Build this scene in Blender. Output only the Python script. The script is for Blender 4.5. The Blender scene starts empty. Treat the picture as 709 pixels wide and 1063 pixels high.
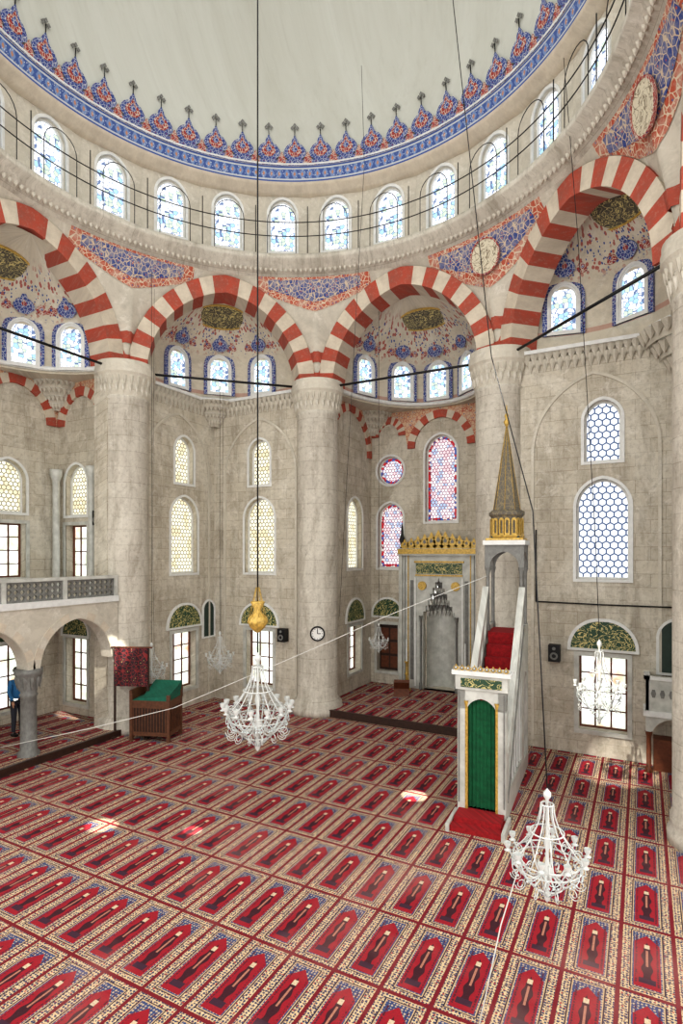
import bpy, math, random
from mathutils import Vector, Matrix
from mathutils.geometry import tessellate_polygon
random.seed(3)
sc=bpy.context.scene
sin,cos,pi,rad,sqrt=math.sin,math.cos,math.pi,math.radians,math.sqrt
Zv=Vector((0,0,1))
def lin(*c): return tuple((v/255/12.92 if v/255<=.04045 else ((v/255+.055)/1.055)**2.4) for v in c)+(1.0,)
# ---------------------------------------------------------------- materials
class N:
    def __init__(s,name,rough=.75,metal=0.0,col=None):
        s.m=bpy.data.materials.new(name); s.m.use_nodes=True
        s.t=s.m.node_tree; s.n=s.t.nodes; s.l=s.t.links
        s.b=s.n['Principled BSDF']; s.b.inputs['Roughness'].default_value=rough; s.b.inputs['Metallic'].default_value=metal
        s.out=s.n['Material Output']
        if col: s.b.inputs['Base Color'].default_value=col
    def new(s,ty,**k):
        n=s.n.new(ty)
        for a,b in k.items(): setattr(n,a,b)
        return n
    def put(s,inp,v):
        if v is None: return
        if hasattr(v,'is_output') or hasattr(v,'links'): s.l.new(v,inp)
        else: inp.default_value=v
    def ma(s,op,a,b=None,c=None):
        n=s.new('ShaderNodeMath',operation=op)
        s.put(n.inputs[0],a); s.put(n.inputs[1],b)
        if c is not None: s.put(n.inputs[2],c)
        return n.outputs[0]
    def mix(s,f,a,b,bt='MIX'):
        n=s.new('ShaderNodeMix',data_type='RGBA',blend_type=bt)
        s.put(n.inputs[0],f); s.put(n.inputs[6],a); s.put(n.inputs[7],b)
        return n.outputs[2]
    def uv(s): return s.new('ShaderNodeTexCoord').outputs['UV']
    def xy(s,v):
        n=s.new('ShaderNodeSeparateXYZ'); s.put(n.inputs[0],v); return n.outputs[0],n.outputs[1]
    def scaled(s,v,sx,sy):
        n=s.new('ShaderNodeMapping'); s.put(n.inputs[0],v); n.inputs['Scale'].default_value=(sx,sy,1); return n.outputs[0]
    def noise(s,v,scale,detail=4,rough=.6,dist=0):
        n=s.new('ShaderNodeTexNoise'); s.put(n.inputs['Vector'],v); n.inputs['Scale'].default_value=scale
        n.inputs['Detail'].default_value=detail; n.inputs['Roughness'].default_value=rough; n.inputs['Distortion'].default_value=dist
        return n.outputs[0]
    def vor(s,v,scale,feature='F1',out='Distance',rnd=1.0):
        n=s.new('ShaderNodeTexVoronoi',feature=feature); s.put(n.inputs['Vector'],v); n.inputs['Scale'].default_value=scale
        n.inputs['Randomness'].default_value=rnd
        return n.outputs[out]
    def step(s,v,lo,hi):
        n=s.new('ShaderNodeMapRange'); s.put(n.inputs[0],v); n.inputs[1].default_value=lo; n.inputs[2].default_value=hi
        return n.outputs[0]
    def color(s,c): s.put(s.b.inputs['Base Color'],c); return s.m
    def bump(s,h,st=.2,d=.02):
        n=s.new('ShaderNodeBump'); n.inputs['Strength'].default_value=st; n.inputs['Distance'].default_value=d
        s.put(n.inputs['Height'],h); s.l.new(n.outputs[0],s.b.inputs['Normal'])
    def emit(s,c,st):
        e=s.new('ShaderNodeEmission'); s.put(e.inputs[0],c); s.put(e.inputs[1],st); s.l.new(e.outputs[0],s.out.inputs[0]); return s.m
def simple(name,c,rough=.6,metal=0,var=.25,scale=6):
    n=N(name,rough,metal); u=n.uv(); k=n.noise(u,scale,5)
    d=tuple(x*(1-var) for x in c[:3])+(1,)
    return n.color(n.mix(n.step(k,.35,.65),d,c))
def stone(name,c1,c2,mort,bw=.62,bh=.31):
    n=N(name,.85); u=n.uv()
    b=n.new('ShaderNodeTexBrick'); n.put(b.inputs['Vector'],u)
    b.inputs['Color1'].default_value=c1; b.inputs['Color2'].default_value=c2; b.inputs['Mortar'].default_value=mort
    b.inputs['Scale'].default_value=1; b.inputs['Mortar Size'].default_value=.007; b.inputs['Mortar Smooth'].default_value=.4; b.inputs['Brick Width'].default_value=bw; b.inputs['Row Height'].default_value=bh
    a=n.noise(u,.6,8,.75,.9); c=n.noise(u,8,7,.8)
    col=n.mix(n.ma('MULTIPLY',n.step(a,.47,.58),.6),b.outputs[0],lin(208,203,190))
    a2=n.noise(n.scaled(u,2.4,.55),.9,7,.75,.5)
    col=n.mix(n.ma('MULTIPLY',n.step(a2,.48,.68),.6),col,lin(132,123,108))
    a3=n.noise(u,2.6,7,.8,.7)
    col=n.mix(n.ma('MULTIPLY',n.step(a3,.54,.64),.5),col,lin(222,217,206))
    col=n.mix(n.ma('MULTIPLY',n.step(c,.5,.72),.55),col,lin(112,104,92))
    n.bump(c,.5,.03)
    return n.color(col)
STONE=stone('ashlar_stone',lin(196,189,173),lin(180,172,156),lin(150,141,126))
PIER=stone('pier_stone',lin(200,195,183),lin(190,184,172),lin(160,153,140),.9,.42)
def plaster(name,c,flecks=False):
    n=N(name,.85); u=n.uv(); a=n.noise(u,.8,7,.75,.6); b=n.noise(u,6,7,.8)
    col=n.mix(n.ma('MULTIPLY',n.step(a,.46,.64),.6),c,tuple(x*.66 for x in c[:3])+(1,))
    col=n.mix(n.ma('MULTIPLY',n.step(n.noise(u,1.7,7,.8,.8),.53,.62),.5),col,lin(220,216,206))
    col=n.mix(n.ma('MULTIPLY',n.step(b,.5,.75),.45),col,tuple(x*.5 for x in c[:3])+(1,))
    if flecks:
        x,y=n.xy(u)
        v=n.vor(u,9); nn=n.noise(u,2.6,2)
        band=n.ma('MULTIPLY',n.step(y,11.15,11.4),n.ma('SUBTRACT',1,n.step(y,12.05,12.3)))
        msk=n.ma('MULTIPLY',n.ma('MULTIPLY',n.ma('LESS_THAN',v,.36),n.ma('GREATER_THAN',nn,.45)),band)
        col=n.mix(n.ma('MULTIPLY',msk,.85),col,lin(158,62,56))
        v2=n.vor(u,13); nn2=n.noise(u,3.1,2)
        msk=n.ma('MULTIPLY',n.ma('MULTIPLY',n.ma('LESS_THAN',v2,.3),n.ma('GREATER_THAN',nn2,.5)),band)
        col=n.mix(msk,col,lin(60,80,140))
        rim=n.ma('MULTIPLY',n.ma('LESS_THAN',n.ma('ABSOLUTE',n.ma('SUBTRACT',y,10.0)),.06),1)
        col=n.mix(n.ma('MULTIPLY',rim,.5),col,lin(165,90,76))
    return n.color(col)
def domeplas():
    n=N('dome_plaster',.85); u=n.uv(); a=n.noise(u,.35,7,.7,.5); b=n.noise(u,5,6,.75)
    col=n.mix(n.ma('MULTIPLY',n.step(a,.42,.66),.55),lin(196,198,190),lin(172,172,160))
    col=n.mix(n.ma('MULTIPLY',n.step(b,.52,.8),.3),col,lin(152,150,138)); return n.color(col)
DOME=domeplas()
PLAS=plaster('old_plaster',lin(196,190,176))
CONCH=plaster('painted_plaster',lin(204,196,178),True)
WHITE=simple('white_plaster_frame',lin(220,221,218),.7,0,.14)
def vous(name,c1,c2):
    n=N(name,.85); u=n.uv(); a=n.noise(u,2.5,7,.75); b=n.noise(u,11,6,.8)
    col=n.mix(n.step(a,.35,.66),c1,c2); col=n.mix(n.ma('MULTIPLY',n.step(b,.52,.75),.45),col,lin(176,156,140)); return n.color(col)
RED=vous('red_voussoir',lin(176,74,54),lin(146,80,66))
CREAM=vous('cream_voussoir',lin(206,196,178),lin(180,170,154))
MARB=simple('grey_marble',lin(200,201,194),.35,0,.32,3)
MARB2=simple('grey_granite',lin(126,126,122),.5,0,.35,8)
WOOD=simple('brown_wood',lin(112,62,38),.5,0,.4,10)
DWOOD=simple('dark_wood',lin(58,36,26),.5,0,.4,10)
GOLD=simple('gilding',lin(214,178,92),.4,.25,.5,16)
BLACK=simple('black_iron',lin(28,28,30),.5,.3,.2)
WIRE=simple('dark_wire',lin(38,38,40),.6,0,.1)
ROPE=simple('white_rope',lin(215,215,210),.7,0,.1)
GREENC=simple('green_curtain',lin(8,96,58),.8,0,.4,9)
GREEN2=simple('green_cloth',lin(24,104,84),.8,0,.3,9)
DGREEN=simple('dark_green_shutter',lin(44,62,54),.6,0,.3)
REDC=simple('red_carpet_plain',lin(156,20,28),.9,0,.45,14)
ENAM=simple('white_enamel',lin(216,219,216),.3,0,.15)
CRYS=simple('crystal',lin(210,220,220),.1,.1,.15,20)
CLOCKF=simple('clock_face',lin(235,235,230),.4,0,.03)
def arab(name,base,c2,c3,scale=9,fade=0):
    n=N(name,.7); u=n.uv()
    d=n.vor(u,scale,'DISTANCE_TO_EDGE'); v=n.vor(u,scale); v2=n.vor(u,scale*1.7)
    col=n.mix(n.ma('LESS_THAN',d,.05),base,c2)
    col=n.mix(n.ma('LESS_THAN',v,.16),col,c3)
    col=n.mix(n.ma('MULTIPLY',n.ma('LESS_THAN',v2,.2),.8),col,c2)
    if fade:
        k=n.noise(u,3.5,7,.75); col=n.mix(n.ma('MULTIPLY',n.step(k,.44,.6),fade),col,lin(192,182,166))
    return n.color(col)
BLUE=arab('blue_arabesque',lin(48,68,132),lin(180,182,190),lin(150,54,50),13)
REDA=arab('red_arabesque',lin(150,58,52),lin(200,190,176),lin(46,66,122),11)
BLUEP=arab('faded_blue_arabesque',lin(50,70,132),lin(196,176,150),lin(165,70,54),8,.4)
REDP=arab('faded_red_arabesque',lin(174,82,58),lin(206,190,166),lin(60,80,132),8,.5)
ORNT=arab('tan_arabesque',lin(200,165,132),lin(168,78,60),lin(66,88,140),8,.4)
def band():
    n=N('tile_band',.6); u=n.uv(); x,y=n.xy(u)
    w=n.ma('FRACT',n.ma('MULTIPLY',x,4.5)); cx=n.ma('ABSOLUTE',n.ma('SUBTRACT',w,.5))
    cy=n.ma('ABSOLUTE',n.ma('SUBTRACT',n.ma('DIVIDE',n.ma('SUBTRACT',y,15.6),.45),.5))
    s=n.ma('ADD',cx,cy)
    col=n.mix(n.ma('LESS_THAN',s,.4),lin(60,86,146),lin(112,134,176))
    col=n.mix(n.ma('LESS_THAN',s,.16),col,lin(180,130,100))
    col=n.mix(n.ma('LESS_THAN',n.vor(u,17),.22),col,lin(196,200,204))
    col=n.mix(n.ma('GREATER_THAN',cy,.3),col,lin(186,190,192))
    col=n.mix(n.ma('GREATER_THAN',cy,.4),col,lin(54,80,146))
    return n.color(col)
BAND=band()
def carpet():
    n=N('prayer_rug_carpet',.95); u=n.uv(); x,y=n.xy(u)
    fu=n.ma('FRACT',n.ma('DIVIDE',n.ma('ADD',x,58*.58),.58)); fv=n.ma('FRACT',n.ma('DIVIDE',n.ma('ADD',y,40.1),1.25))
    cu=n.ma('ABSOLUTE',n.ma('SUBTRACT',fu,.5)); sv=n.ma('SUBTRACT',fv,.5); cv=n.ma('ABSOLUTE',sv)
    m=lambda a,b:n.ma('MULTIPLY',a,b)
    lt=lambda a,b:n.ma('LESS_THAN',a,b); gt=lambda a,b:n.ma('GREATER_THAN',a,b)
    inb=m(lt(cu,.46),lt(cv,.48))
    v=n.vor(u,26,rnd=.3); v2=n.vor(u,19,rnd=.5); v3=n.vor(u,38,rnd=.6)
    cream=n.mix(lt(v3,.4),lin(212,188,150),lin(128,100,84))
    cream=n.mix(lt(v,.36),cream,lin(46,58,92))
    cream=n.mix(lt(v2,.2),cream,lin(170,40,44))
    col=n.mix(inb,lin(118,12,28),cream)
    line=m(lt(cu,.31),lt(cv,.435)); col=n.mix(line,col,lin(40,30,50))
    fr=m(lt(cu,.285),lt(cv,.425)); col=n.mix(fr,col,lin(200,170,130))
    f1=m(lt(cu,.265),lt(cv,.415)); col=n.mix(f1,col,n.mix(lt(v,.34),lin(54,72,114),lin(190,170,146)))
    lim=n.ma('SUBTRACT',.38,n.ma('MULTIPLY',cu,.55))
    f2=m(m(lt(cu,.235),lt(sv,lim)),gt(sv,-.40)); col=n.mix(f2,col,lin(152,12,34))
    lim2=n.ma('SUBTRACT',.27,n.ma('MULTIPLY',cu,1.6))
    wv=n.ma('ADD',.085,n.ma('MULTIPLY',n.ma('SINE',n.ma('MULTIPLY',sv,34)),.022))
    f3=m(m(lt(cu,wv),lt(sv,lim2)),gt(sv,-.30)); col=n.mix(f3,col,lin(58,12,28))
    f4=m(lt(cu,.022),lt(n.ma('ABSOLUTE',n.ma('SUBTRACT',sv,.02)),.12)); col=n.mix(f4,col,lin(176,120,100))
    f6=m(lt(cu,.05),lt(n.ma('ABSOLUTE',n.ma('SUBTRACT',sv,.2)),.03)); col=n.mix(f6,col,lin(210,190,160))
    f5=m(lt(cu,.15),m(lt(sv,-.27),gt(sv,-.34))); col=n.mix(f5,col,lin(60,30,50))
    f7=m(m(gt(cu,.17),lt(cu,.21)),lt(cv,.36)); col=n.mix(m(f7,lt(v,.45)),col,lin(84,20,40))
    k=n.noise(u,40,2); col=n.mix(n.ma('MULTIPLY',n.step(k,.4,.7),.3),col,lin(70,30,34))
    k2=n.noise(u,.5,4); col=n.mix(n.ma('MULTIPLY',n.step(k2,.5,.7),.18),col,lin(200,160,150))
    n.bump(k,.3,.01)
    return n.color(col)
CARPET=carpet()
def glass_hex(name,s,c,lead,st,edge=.41,tint=None,tint2=None):
    n=N(name); u=n.uv(); x,y=n.xy(u)
    def hexd(ox,oy):
        a=n.ma('SUBTRACT',n.ma('FRACT',n.ma('ADD',n.ma('DIVIDE',x,s),50+ox)),.5)
        b=n.ma('MULTIPLY',n.ma('SUBTRACT',n.ma('FRACT',n.ma('ADD',n.ma('DIVIDE',y,s*1.732),50+oy)),.5),1.732)
        a=n.ma('ABSOLUTE',a); b=n.ma('ABSOLUTE',b)
        return n.ma('MAXIMUM',a,n.ma('ADD',n.ma('MULTIPLY',a,.5),n.ma('MULTIPLY',b,.866)))
    d=n.ma('MINIMUM',hexd(0,0),hexd(.5,.5))
    g=c
    if tint:
        cell=n.vor(u,1/s*.8,'F1','Color'); sep=n.new('ShaderNodeSeparateColor'); n.put(sep.inputs[0],cell)
        g=n.mix(n.ma('MULTIPLY',n.ma('GREATER_THAN',sep.outputs[0],.62),.75),c,tint)
        if tint2: g=n.mix(n.ma('GREATER_THAN',sep.outputs[1],.78),g,tint2)
    col=n.mix(n.ma('GREATER_THAN',d,edge),g,lead)
    return n.emit(col,st)
GHEX=glass_hex('honeycomb_glass',.17,lin(238,242,248),lin(80,94,122),1.35,.40)
GYEL=glass_hex('amber_honeycomb_glass',.13,lin(240,236,214),lin(128,120,96),1.3,.40,lin(226,210,168))
def glass_st(name,c,lead,a,b,st,scale=9,ta=.8):
    n=N(name); u=n.uv()
    d=n.vor(u,scale,'DISTANCE_TO_EDGE',rnd=.6); cell=n.vor(u,scale,'F1','Color',rnd=.6)
    sep=n.new('ShaderNodeSeparateColor'); n.put(sep.inputs[0],cell)
    col=n.mix(n.ma('GREATER_THAN',sep.outputs[0],ta),c,a)
    col=n.mix(n.ma('GREATER_THAN',sep.outputs[1],ta+.03),col,b)
    col=n.mix(n.ma('LESS_THAN',d,.05),col,lead)
    return n.emit(col,st)
GDRUM=glass_st('drum_stained_glass',lin(246,248,252),lin(104,120,152),lin(160,194,216),lin(190,206,186),1.5,9,.84)
GAPSE=glass_hex('apse_stained_glass',.115,lin(240,234,236),lin(128,84,104),1.25,.40,lin(222,186,190),lin(170,190,214))
GBORD=glass_st('stained_border',lin(190,48,54),lin(84,44,60),lin(232,220,212),lin(70,100,168),1.0,12,.72)
def outside():
    n=N('daylight_garden'); u=n.uv(); a=n.noise(u,2.5,5)
    col=n.mix(n.step(a,.42,.62),lin(250,250,248),lin(206,214,190))
    col=n.mix(n.step(n.noise(u,1.3,3),.55,.7),col,lin(230,176,140))
    return n.emit(col,1.5)
GOUT=outside()
def calli(name,bg):
    n=N(name,.5); u=n.uv()
    w=n.noise(u,5,3,.5,2.2); d=n.ma('ABSOLUTE',n.ma('SUBTRACT',w,.5))
    return n.color(n.mix(n.ma('LESS_THAN',d,.028),bg,lin(206,192,130)))
CALG=calli('green_calligraphy',lin(38,70,48)); CALK=calli('black_calligraphy',lin(84,78,64))
def calc():
    n=N('cream_calligraphy',.6); u=n.uv(); w=n.noise(u,4,3,.5,2.2); d=n.ma('ABSOLUTE',n.ma('SUBTRACT',w,.5))
    return n.color(n.mix(n.ma('LESS_THAN',d,.03),lin(206,198,176),lin(130,118,98)))
CALC=calc()
BANNER=arab('banner_cloth',lin(44,22,30),lin(130,40,42),lin(160,134,84),10)
SPIRE=arab('spire_lead',lin(100,94,84),lin(132,120,92),lin(76,88,92),10)
# ---------------------------------------------------------------- mesh builder
def out(t): return Vector((sin(t),cos(t),0))
class Fr:
    def __init__(s,O,n,e=None,up=None):
        s.O=Vector(O); s.n=Vector(n).normalized()
        s.up=Vector(up) if up else Zv.copy()
        s.e=Vector(e) if e else s.up.cross(s.n)
    def pt(s,a,z,d=0): return s.O+s.e*a+s.up*z+s.n*d
class MB:
    def __init__(s,name): s.name=name; s.v=[];s.f=[];s.m=[];s.uv=[];s.sm=[];s.mats=[];s.M=Matrix.Identity(4)
    def slot(s,m):
        if m not in s.mats: s.mats.append(m)
        return s.mats.index(m)
    def add(s,vs,fs,mat,uvs=None,smooth=False):
        o=len(s.v); k=s.slot(mat)
        for i,p in enumerate(vs):
            p=Vector(p); s.uv.append(uvs[i] if uvs else (p.x+p.y*.97,p.z)); s.v.append(s.M@p)
        for f in fs: s.f.append([o+i for i in f]); s.m.append(k); s.sm.append(smooth)
    def box(s,x0,x1,y0,y1,z0,z1,mat,uvxy=False):
        vs=[(x,y,z) for z in (z0,z1) for y in (y0,y1) for x in (x0,x1)]
        s.add(vs,[(0,2,3,1),(4,5,7,6),(0,1,5,4),(2,6,7,3),(0,4,6,2),(1,3,7,5)],mat,[(v[0],v[1]) for v in vs] if uvxy else None)
    def fbox(s,fr,a0,a1,z0,z1,d0,d1,mat):
        s.plate(fr,[(a0,z0),(a1,z0),(a1,z1),(a0,z1)],[],d0,d1,mat)
    def plate(s,fr,outer,holes,d0,d1,mat,side=None):
        loops=[outer]+list(holes)
        flat=[p for l in loops for p in l]
        tr=tessellate_polygon([[Vector((p[0],p[1],0)) for p in l] for l in loops])
        uv=[(p[0],p[1]) for p in flat]
        s.add([fr.pt(p[0],p[1],d1) for p in flat],tr,mat,uv)
        s.add([fr.pt(p[0],p[1],d0) for p in flat],[t[::-1] for t in tr],mat,uv)
        for l in loops:
            n=len(l)
            vs=[fr.pt(p[0],p[1],d1) for p in l]+[fr.pt(p[0],p[1],d0) for p in l]
            s.add(vs,[(i,(i+1)%n,n+(i+1)%n,n+i) for i in range(n)],side or mat,[(p[0]+.3,p[1]) for p in l]+[(p[0],p[1]+.2) for p in l])
    def grid(s,fn,nu,nv,mat,uvf=None,smooth=True):
        vs=[];uv=[]
        for i in range(nu+1):
            for j in range(nv+1):
                p=fn(i/nu,j/nv); vs.append(p); uv.append(uvf(i/nu,j/nv,p) if uvf else (p[0]+p[1],p[2]))
        fs=[(i*(nv+1)+j,(i+1)*(nv+1)+j,(i+1)*(nv+1)+j+1,i*(nv+1)+j+1) for i in range(nu) for j in range(nv)]
        s.add(vs,fs,mat,uv,smooth)
    def rev(s,c,prof,mat,a0=0,a1=2*pi,n=24,smooth=True,cap=False):
        vs=[];uv=[]; k=len(prof); rm=max(p[0] for p in prof)
        for i in range(n+1):
            a=a0+(a1-a0)*i/n
            for r,z in prof: vs.append((c[0]+r*sin(a),c[1]+r*cos(a),z+(c[2] if len(c)>2 else 0))); uv.append((a*rm,z))
        fs=[(i*k+j,(i+1)*k+j,(i+1)*k+j+1,i*k+j+1) for i in range(n) for j in range(k-1)]
        s.add(vs,fs,mat,uv,smooth)
    def tube(s,pts,r,mat,n=6):
        pts=[Vector(p) for p in pts]; vs=[]
        for i,p in enumerate(pts):
            d=(pts[min(i+1,len(pts)-1)]-pts[max(i-1,0)]).normalized()
            a=d.cross(Zv if abs(d.z)<.9 else Vector((1,0,0))).normalized(); b=d.cross(a)
            rr=r[i] if isinstance(r,(list,tuple)) else r
            for k in range(n): t=2*pi*k/n; vs.append(p+a*cos(t)*rr+b*sin(t)*rr)
        m=len(pts)
        fs=[(i*n+k,i*n+(k+1)%n,(i+1)*n+(k+1)%n,(i+1)*n+k) for i in range(m-1) for k in range(n)]
        fs+=[tuple(range(n))[::-1],tuple((m-1)*n+k for k in range(n))]
        s.add(vs,fs,mat,None,True)
    def sph(s,c,r,mat,n=10,sz=1):
        s.rev(c,[(r*sin(pi*j/8)+1e-4,-r*sz*cos(pi*j/8)) for j in range(9)],mat,n=n)
    def build(s,parent=None):
        me=bpy.data.meshes.new(s.name); me.from_pydata([tuple(v) for v in s.v],[],s.f)
        for m in s.mats: me.materials.append(m)
        me.polygons.foreach_set('material_index',s.m); me.polygons.foreach_set('use_smooth',s.sm)
        ul=me.uv_layers.new(name='UVMap'); li=[0]*len(me.loops); me.loops.foreach_get('vertex_index',li)
        fl=[]
        for i in li: fl+=[s.uv[i][0],s.uv[i][1]]
        ul.data.foreach_set('uv',fl); me.update()
        o=bpy.data.objects.new(s.name,me); sc.collection.objects.link(o)
        if parent: o.parent=parent
        return o
def empty(name,loc=(0,0,0)):
    o=bpy.data.objects.new(name,None); sc.collection.objects.link(o); return o
def aout(cx,z0,z1,w,kind='arch',n=9,k=1.12):
    if kind=='rect': return [(cx-w/2,z0),(cx+w/2,z0),(cx+w/2,z1),(cx-w/2,z1)]
    if kind=='round':
        r=w/2; zc=(z0+z1)/2; return [(cx+r*cos(2*pi*i/24),zc+r*sin(2*pi*i/24)) for i in range(24)]
    h=w/2; rise=k*h; c=(rise*rise-h*h)/(2*h); r=h+c; zs=z1-rise
    P=[(cx-h,z0),(cx+h,z0)]
    aa=math.acos(c/r)
    R=[(cx-c+r*cos(aa*i/n),zs+r*sin(aa*i/n)) for i in range(n+1)]
    L=[(2*cx-x,z) for x,z in R[:-1]][::-1]
    return P+R+L
wn=[0]
def window(fr,cx,z0,z1,w,kind='arch',pane=None,frame=None,rec=.22,fw=.07,proud=.03,bars=None,border=None,surround=None):
    wn[0]+=1; b=MB('window_%d'%wn[0]); frame=frame or WHITE
    b.plate(fr,aout(cx,z0-.03,z1+.03,w+.06,kind),[],-rec-.02,-rec,pane)
    if border:
        bw=.13
        b.plate(fr,aout(cx,z0,z1,w,kind),[aout(cx,z0+bw,z1-bw,w-2*bw,kind)],-rec,-rec+.015,border)
    if surround: b.plate(fr,aout(cx,z0-fw,z1+.22,w+.34,kind),[aout(cx,z0-fw+.001,z1+fw-.01,w+2*fw-.02,kind)],-.04,proud-.02,surround)
    b.plate(fr,aout(cx,z0-fw,z1+fw,w+2*fw,kind),[aout(cx,z0,z1,w,kind)],-.02,proud,frame)
    b.plate(fr,aout(cx,z0-.02,z1+.02,w+.04,kind),[aout(cx,z0+.045,z1-.045,w-.09,kind)],-rec,-rec+.05,bars or frame)
    if bars:
        for i in (1,2): a=cx-w/2+w*i/3; b.fbox(fr,a-.02,a+.02,z0,z1,-rec,-rec+.03,bars)
        for i in (1,2,3): z=z0+(z1-z0)*i/4; b.fbox(fr,cx-w/2,cx+w/2,z-.015,z+.015,-rec,-rec+.03,bars)
    return b.build()
def hole(cx,z0,z1,w,kind='arch'): return aout(cx,z0,z1,w,kind)
def arch_ring(b,fr,cx,zs,w,c,th,d0,d1,n,mA,mB,soff=None):
    r=w+c; ro=r+th
    for side in (-1,1):
        ai=math.acos(c/r); ao=math.acos(c/ro)
        for k in range(n):
            q=[]
            t0,t1=k/n,(k+1)/n
            for t in (t0,(t0+t1)/2,t1): q.append((cx+side*(-c+r*cos(ai*t)),zs+r*sin(ai*t)))
            for t in (t1,(t0+t1)/2,t0): q.append((cx+side*(-c+ro*cos(ao*t)),zs+ro*sin(ao*t)))
            if side<0: q=q[::-1]
            b.plate(fr,q,[],d0,d1,mA if k%2==0 else mB)
# ---------------------------------------------------------------- geometry constants
A=6.65; S=2.755; ZS=9.9; ZT=12.95
FQ=Fr((0,6.4,0),(0,-1,0)); FL=Fr((-6.6,0,0),(1,0,0)); FRt=Fr((7.3,0,0),(-1,0,0))
FAL=Fr((-2.6,0,0),(1,0,0)); FAR=Fr((2.6,0,0),(-1,0,0)); FAB=Fr((0,10.2,0),(0,-1,0))
def lunette(fr,cx,z0,z1,w,name='lunette_panel',mat=CALG):
    kk=1.0 if (z1-z0)>=w/2 else (z1-z0)/(w/2)*.999
    b=MB(name); b.plate(fr,aout(cx,z0,z1,w,'arch',k=kk),[],-.02,.03,mat)
    b.plate(fr,aout(cx,z0-.06,z1+.07,w+.14,'arch',k=kk),[aout(cx,z0,z1,w,'arch',k=kk)],-.02,.06,WHITE); return b.build()
def wall(name,fr,s0,s1,z0,z1,holes,th=.5,mat=STONE):
    b=MB(name); b.plate(fr,[(s0,z0),(s1,z0),(s1,z1),(s0,z1)],[hole(*h) for h in holes],-th,0,mat); return b.build()
def tier_holes(cx): return [(cx,.6,2.36,1.05,'rect'),(cx,4.2,6.58,1.15,'arch'),(cx,7.0,8.45,.8,'arch')]
def tier_windows(fr,cx,g1=GHEX,g2=None):
    window(fr,cx,.6,2.36,1.05,'rect',GOUT,MARB,rec=.3,fw=.1,bars=WOOD)
    window(fr,cx,4.2,6.58,1.15,'arch',g1); window(fr,cx,7.0,8.45,.8,'arch',g2 or g1)
    lunette(fr,cx,2.55,3.2,1.4)
wall('wall_qibla_left',FQ,-6.6,-2.6,0,9.8,tier_holes(-4.75)); tier_windows(FQ,-4.75,GYEL)
wall('wall_qibla_right',FQ,2.6,7.3,0,9.8,tier_holes(5.2)); tier_windows(FQ,5.2,GHEX)
wall('wall_side_left',FL,2.1,6.9,0,9.8,tier_holes(5.0)); tier_windows(FL,5.0,GYEL)
wall('wall_side_right',FRt,-6.9,-2.4,0,9.8,tier_holes(-4.9)); tier_windows(FRt,-4.9,GHEX)
# apse
wall('wall_apse_left',FAL,6.6,10.2,0,9.8,[(8.9,.8,2.36,1.0,'rect'),(8.9,4.3,6.7,1.1,'arch')])
window(FAL,8.9,.8,2.36,1.0,'rect',GOUT,MARB,rec=.3,fw=.09,bars=WOOD); window(FAL,8.9,4.3,6.7,1.1,'arch',GYEL); lunette(FAL,8.9,2.55,3.25,1.3)
wall('wall_apse_right',FAR,-10.2,-6.6,0,9.8,[(-8.9,4.3,6.7,1.1,'arch')]); window(FAR,-8.9,4.3,6.7,1.1,'arch',GYEL)
niche=[( -.5,.2),(.5,.2),(.5,3.9),(-.5,3.9)]
b=MB('wall_apse_back')
hs=[hole(0,5.9,8.85,1.1)]
for s in (-1,1): hs+=[hole(s*1.85,7.25,8.25,1.0,'round'),hole(s*1.85,4.3,6.6,.95),hole(s*1.95,.65,2.3,.8,'rect')]
b.plate(FAB,[(-2.6,0),(2.6,0),(2.6,9.8),(-2.6,9.8)],hs+[niche],-.6,0,STONE); b.build()
window(FAB,0,5.9,8.85,1.1,'arch',GAPSE,border=GBORD)
for s in (-1,1):
    window(FAB,s*1.85,7.25,8.25,1.0,'round',GAPSE,border=GBORD); window(FAB,s*1.85,4.3,6.6,.95,'arch',GAPSE,border=GBORD)
    b=MB('door_%d'%(1 if s<0 else 2)); b.fbox(FAB,s*1.95-.4,s*1.95+.4,.65,2.3,-.25,-.2,DWOOD)
    b.plate(FAB,aout(s*1.95,.55,2.4,1.0,'rect'),[aout(s*1.95,.65,2.3,.8,'rect')],-.02,.05,MARB)
    for i in range(2):
        for j in range(3): b.fbox(FAB,s*1.95-.33+.36*i,s*1.95-.03+.36*i,.75+.5*j,1.15+.5*j,-.2,-.17,WOOD)
    b.build(); lunette(FAB,s*1.95,2.6,3.2,1.1)
def arcade(name,fr,s0,s1,cs,ztop=9.8,d=.05,n=7):
    b=MB(name); low=[]
    for (cx,w,zs) in cs:
        th=.26; r=w+.06+th; c=.06; a=math.acos(c/r)
        R=[(cx-c+r*cos(a*i/8),zs+r*sin(a*i/8)) for i in range(9)]
        L=[(2*cx-x,z) for x,z in R[:-1]]
        low+=R+L[::-1]
        arch_ring(b,fr,cx,zs,w,c,th,0,d+.03,n,RED,CREAM)
    low=sorted(low,key=lambda q:q[0])
    pl=[(s0,ztop)]
    if low[0][0]>s0+.01: pl.append((s0,low[0][1]))
    pl+=low
    if low[-1][0]<s1-.01: pl.append((s1,low[-1][1]))
    pl.append((s1,ztop))
    b.plate(fr,pl,[],0,d,ORNT); b.build()
arcade('striped_arcade',FAB,-2.58,2.58,[(-1.9,.38,8.95),(0,.92,8.45),(1.9,.38,8.95)])
arcade('striped_arcade',FAL,6.9,10.15,[(8.55,1.3,8.2)],n=9)
arcade('striped_arcade',FAR,-10.15,-6.9,[(-8.55,1.3,8.2)],n=9)
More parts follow.
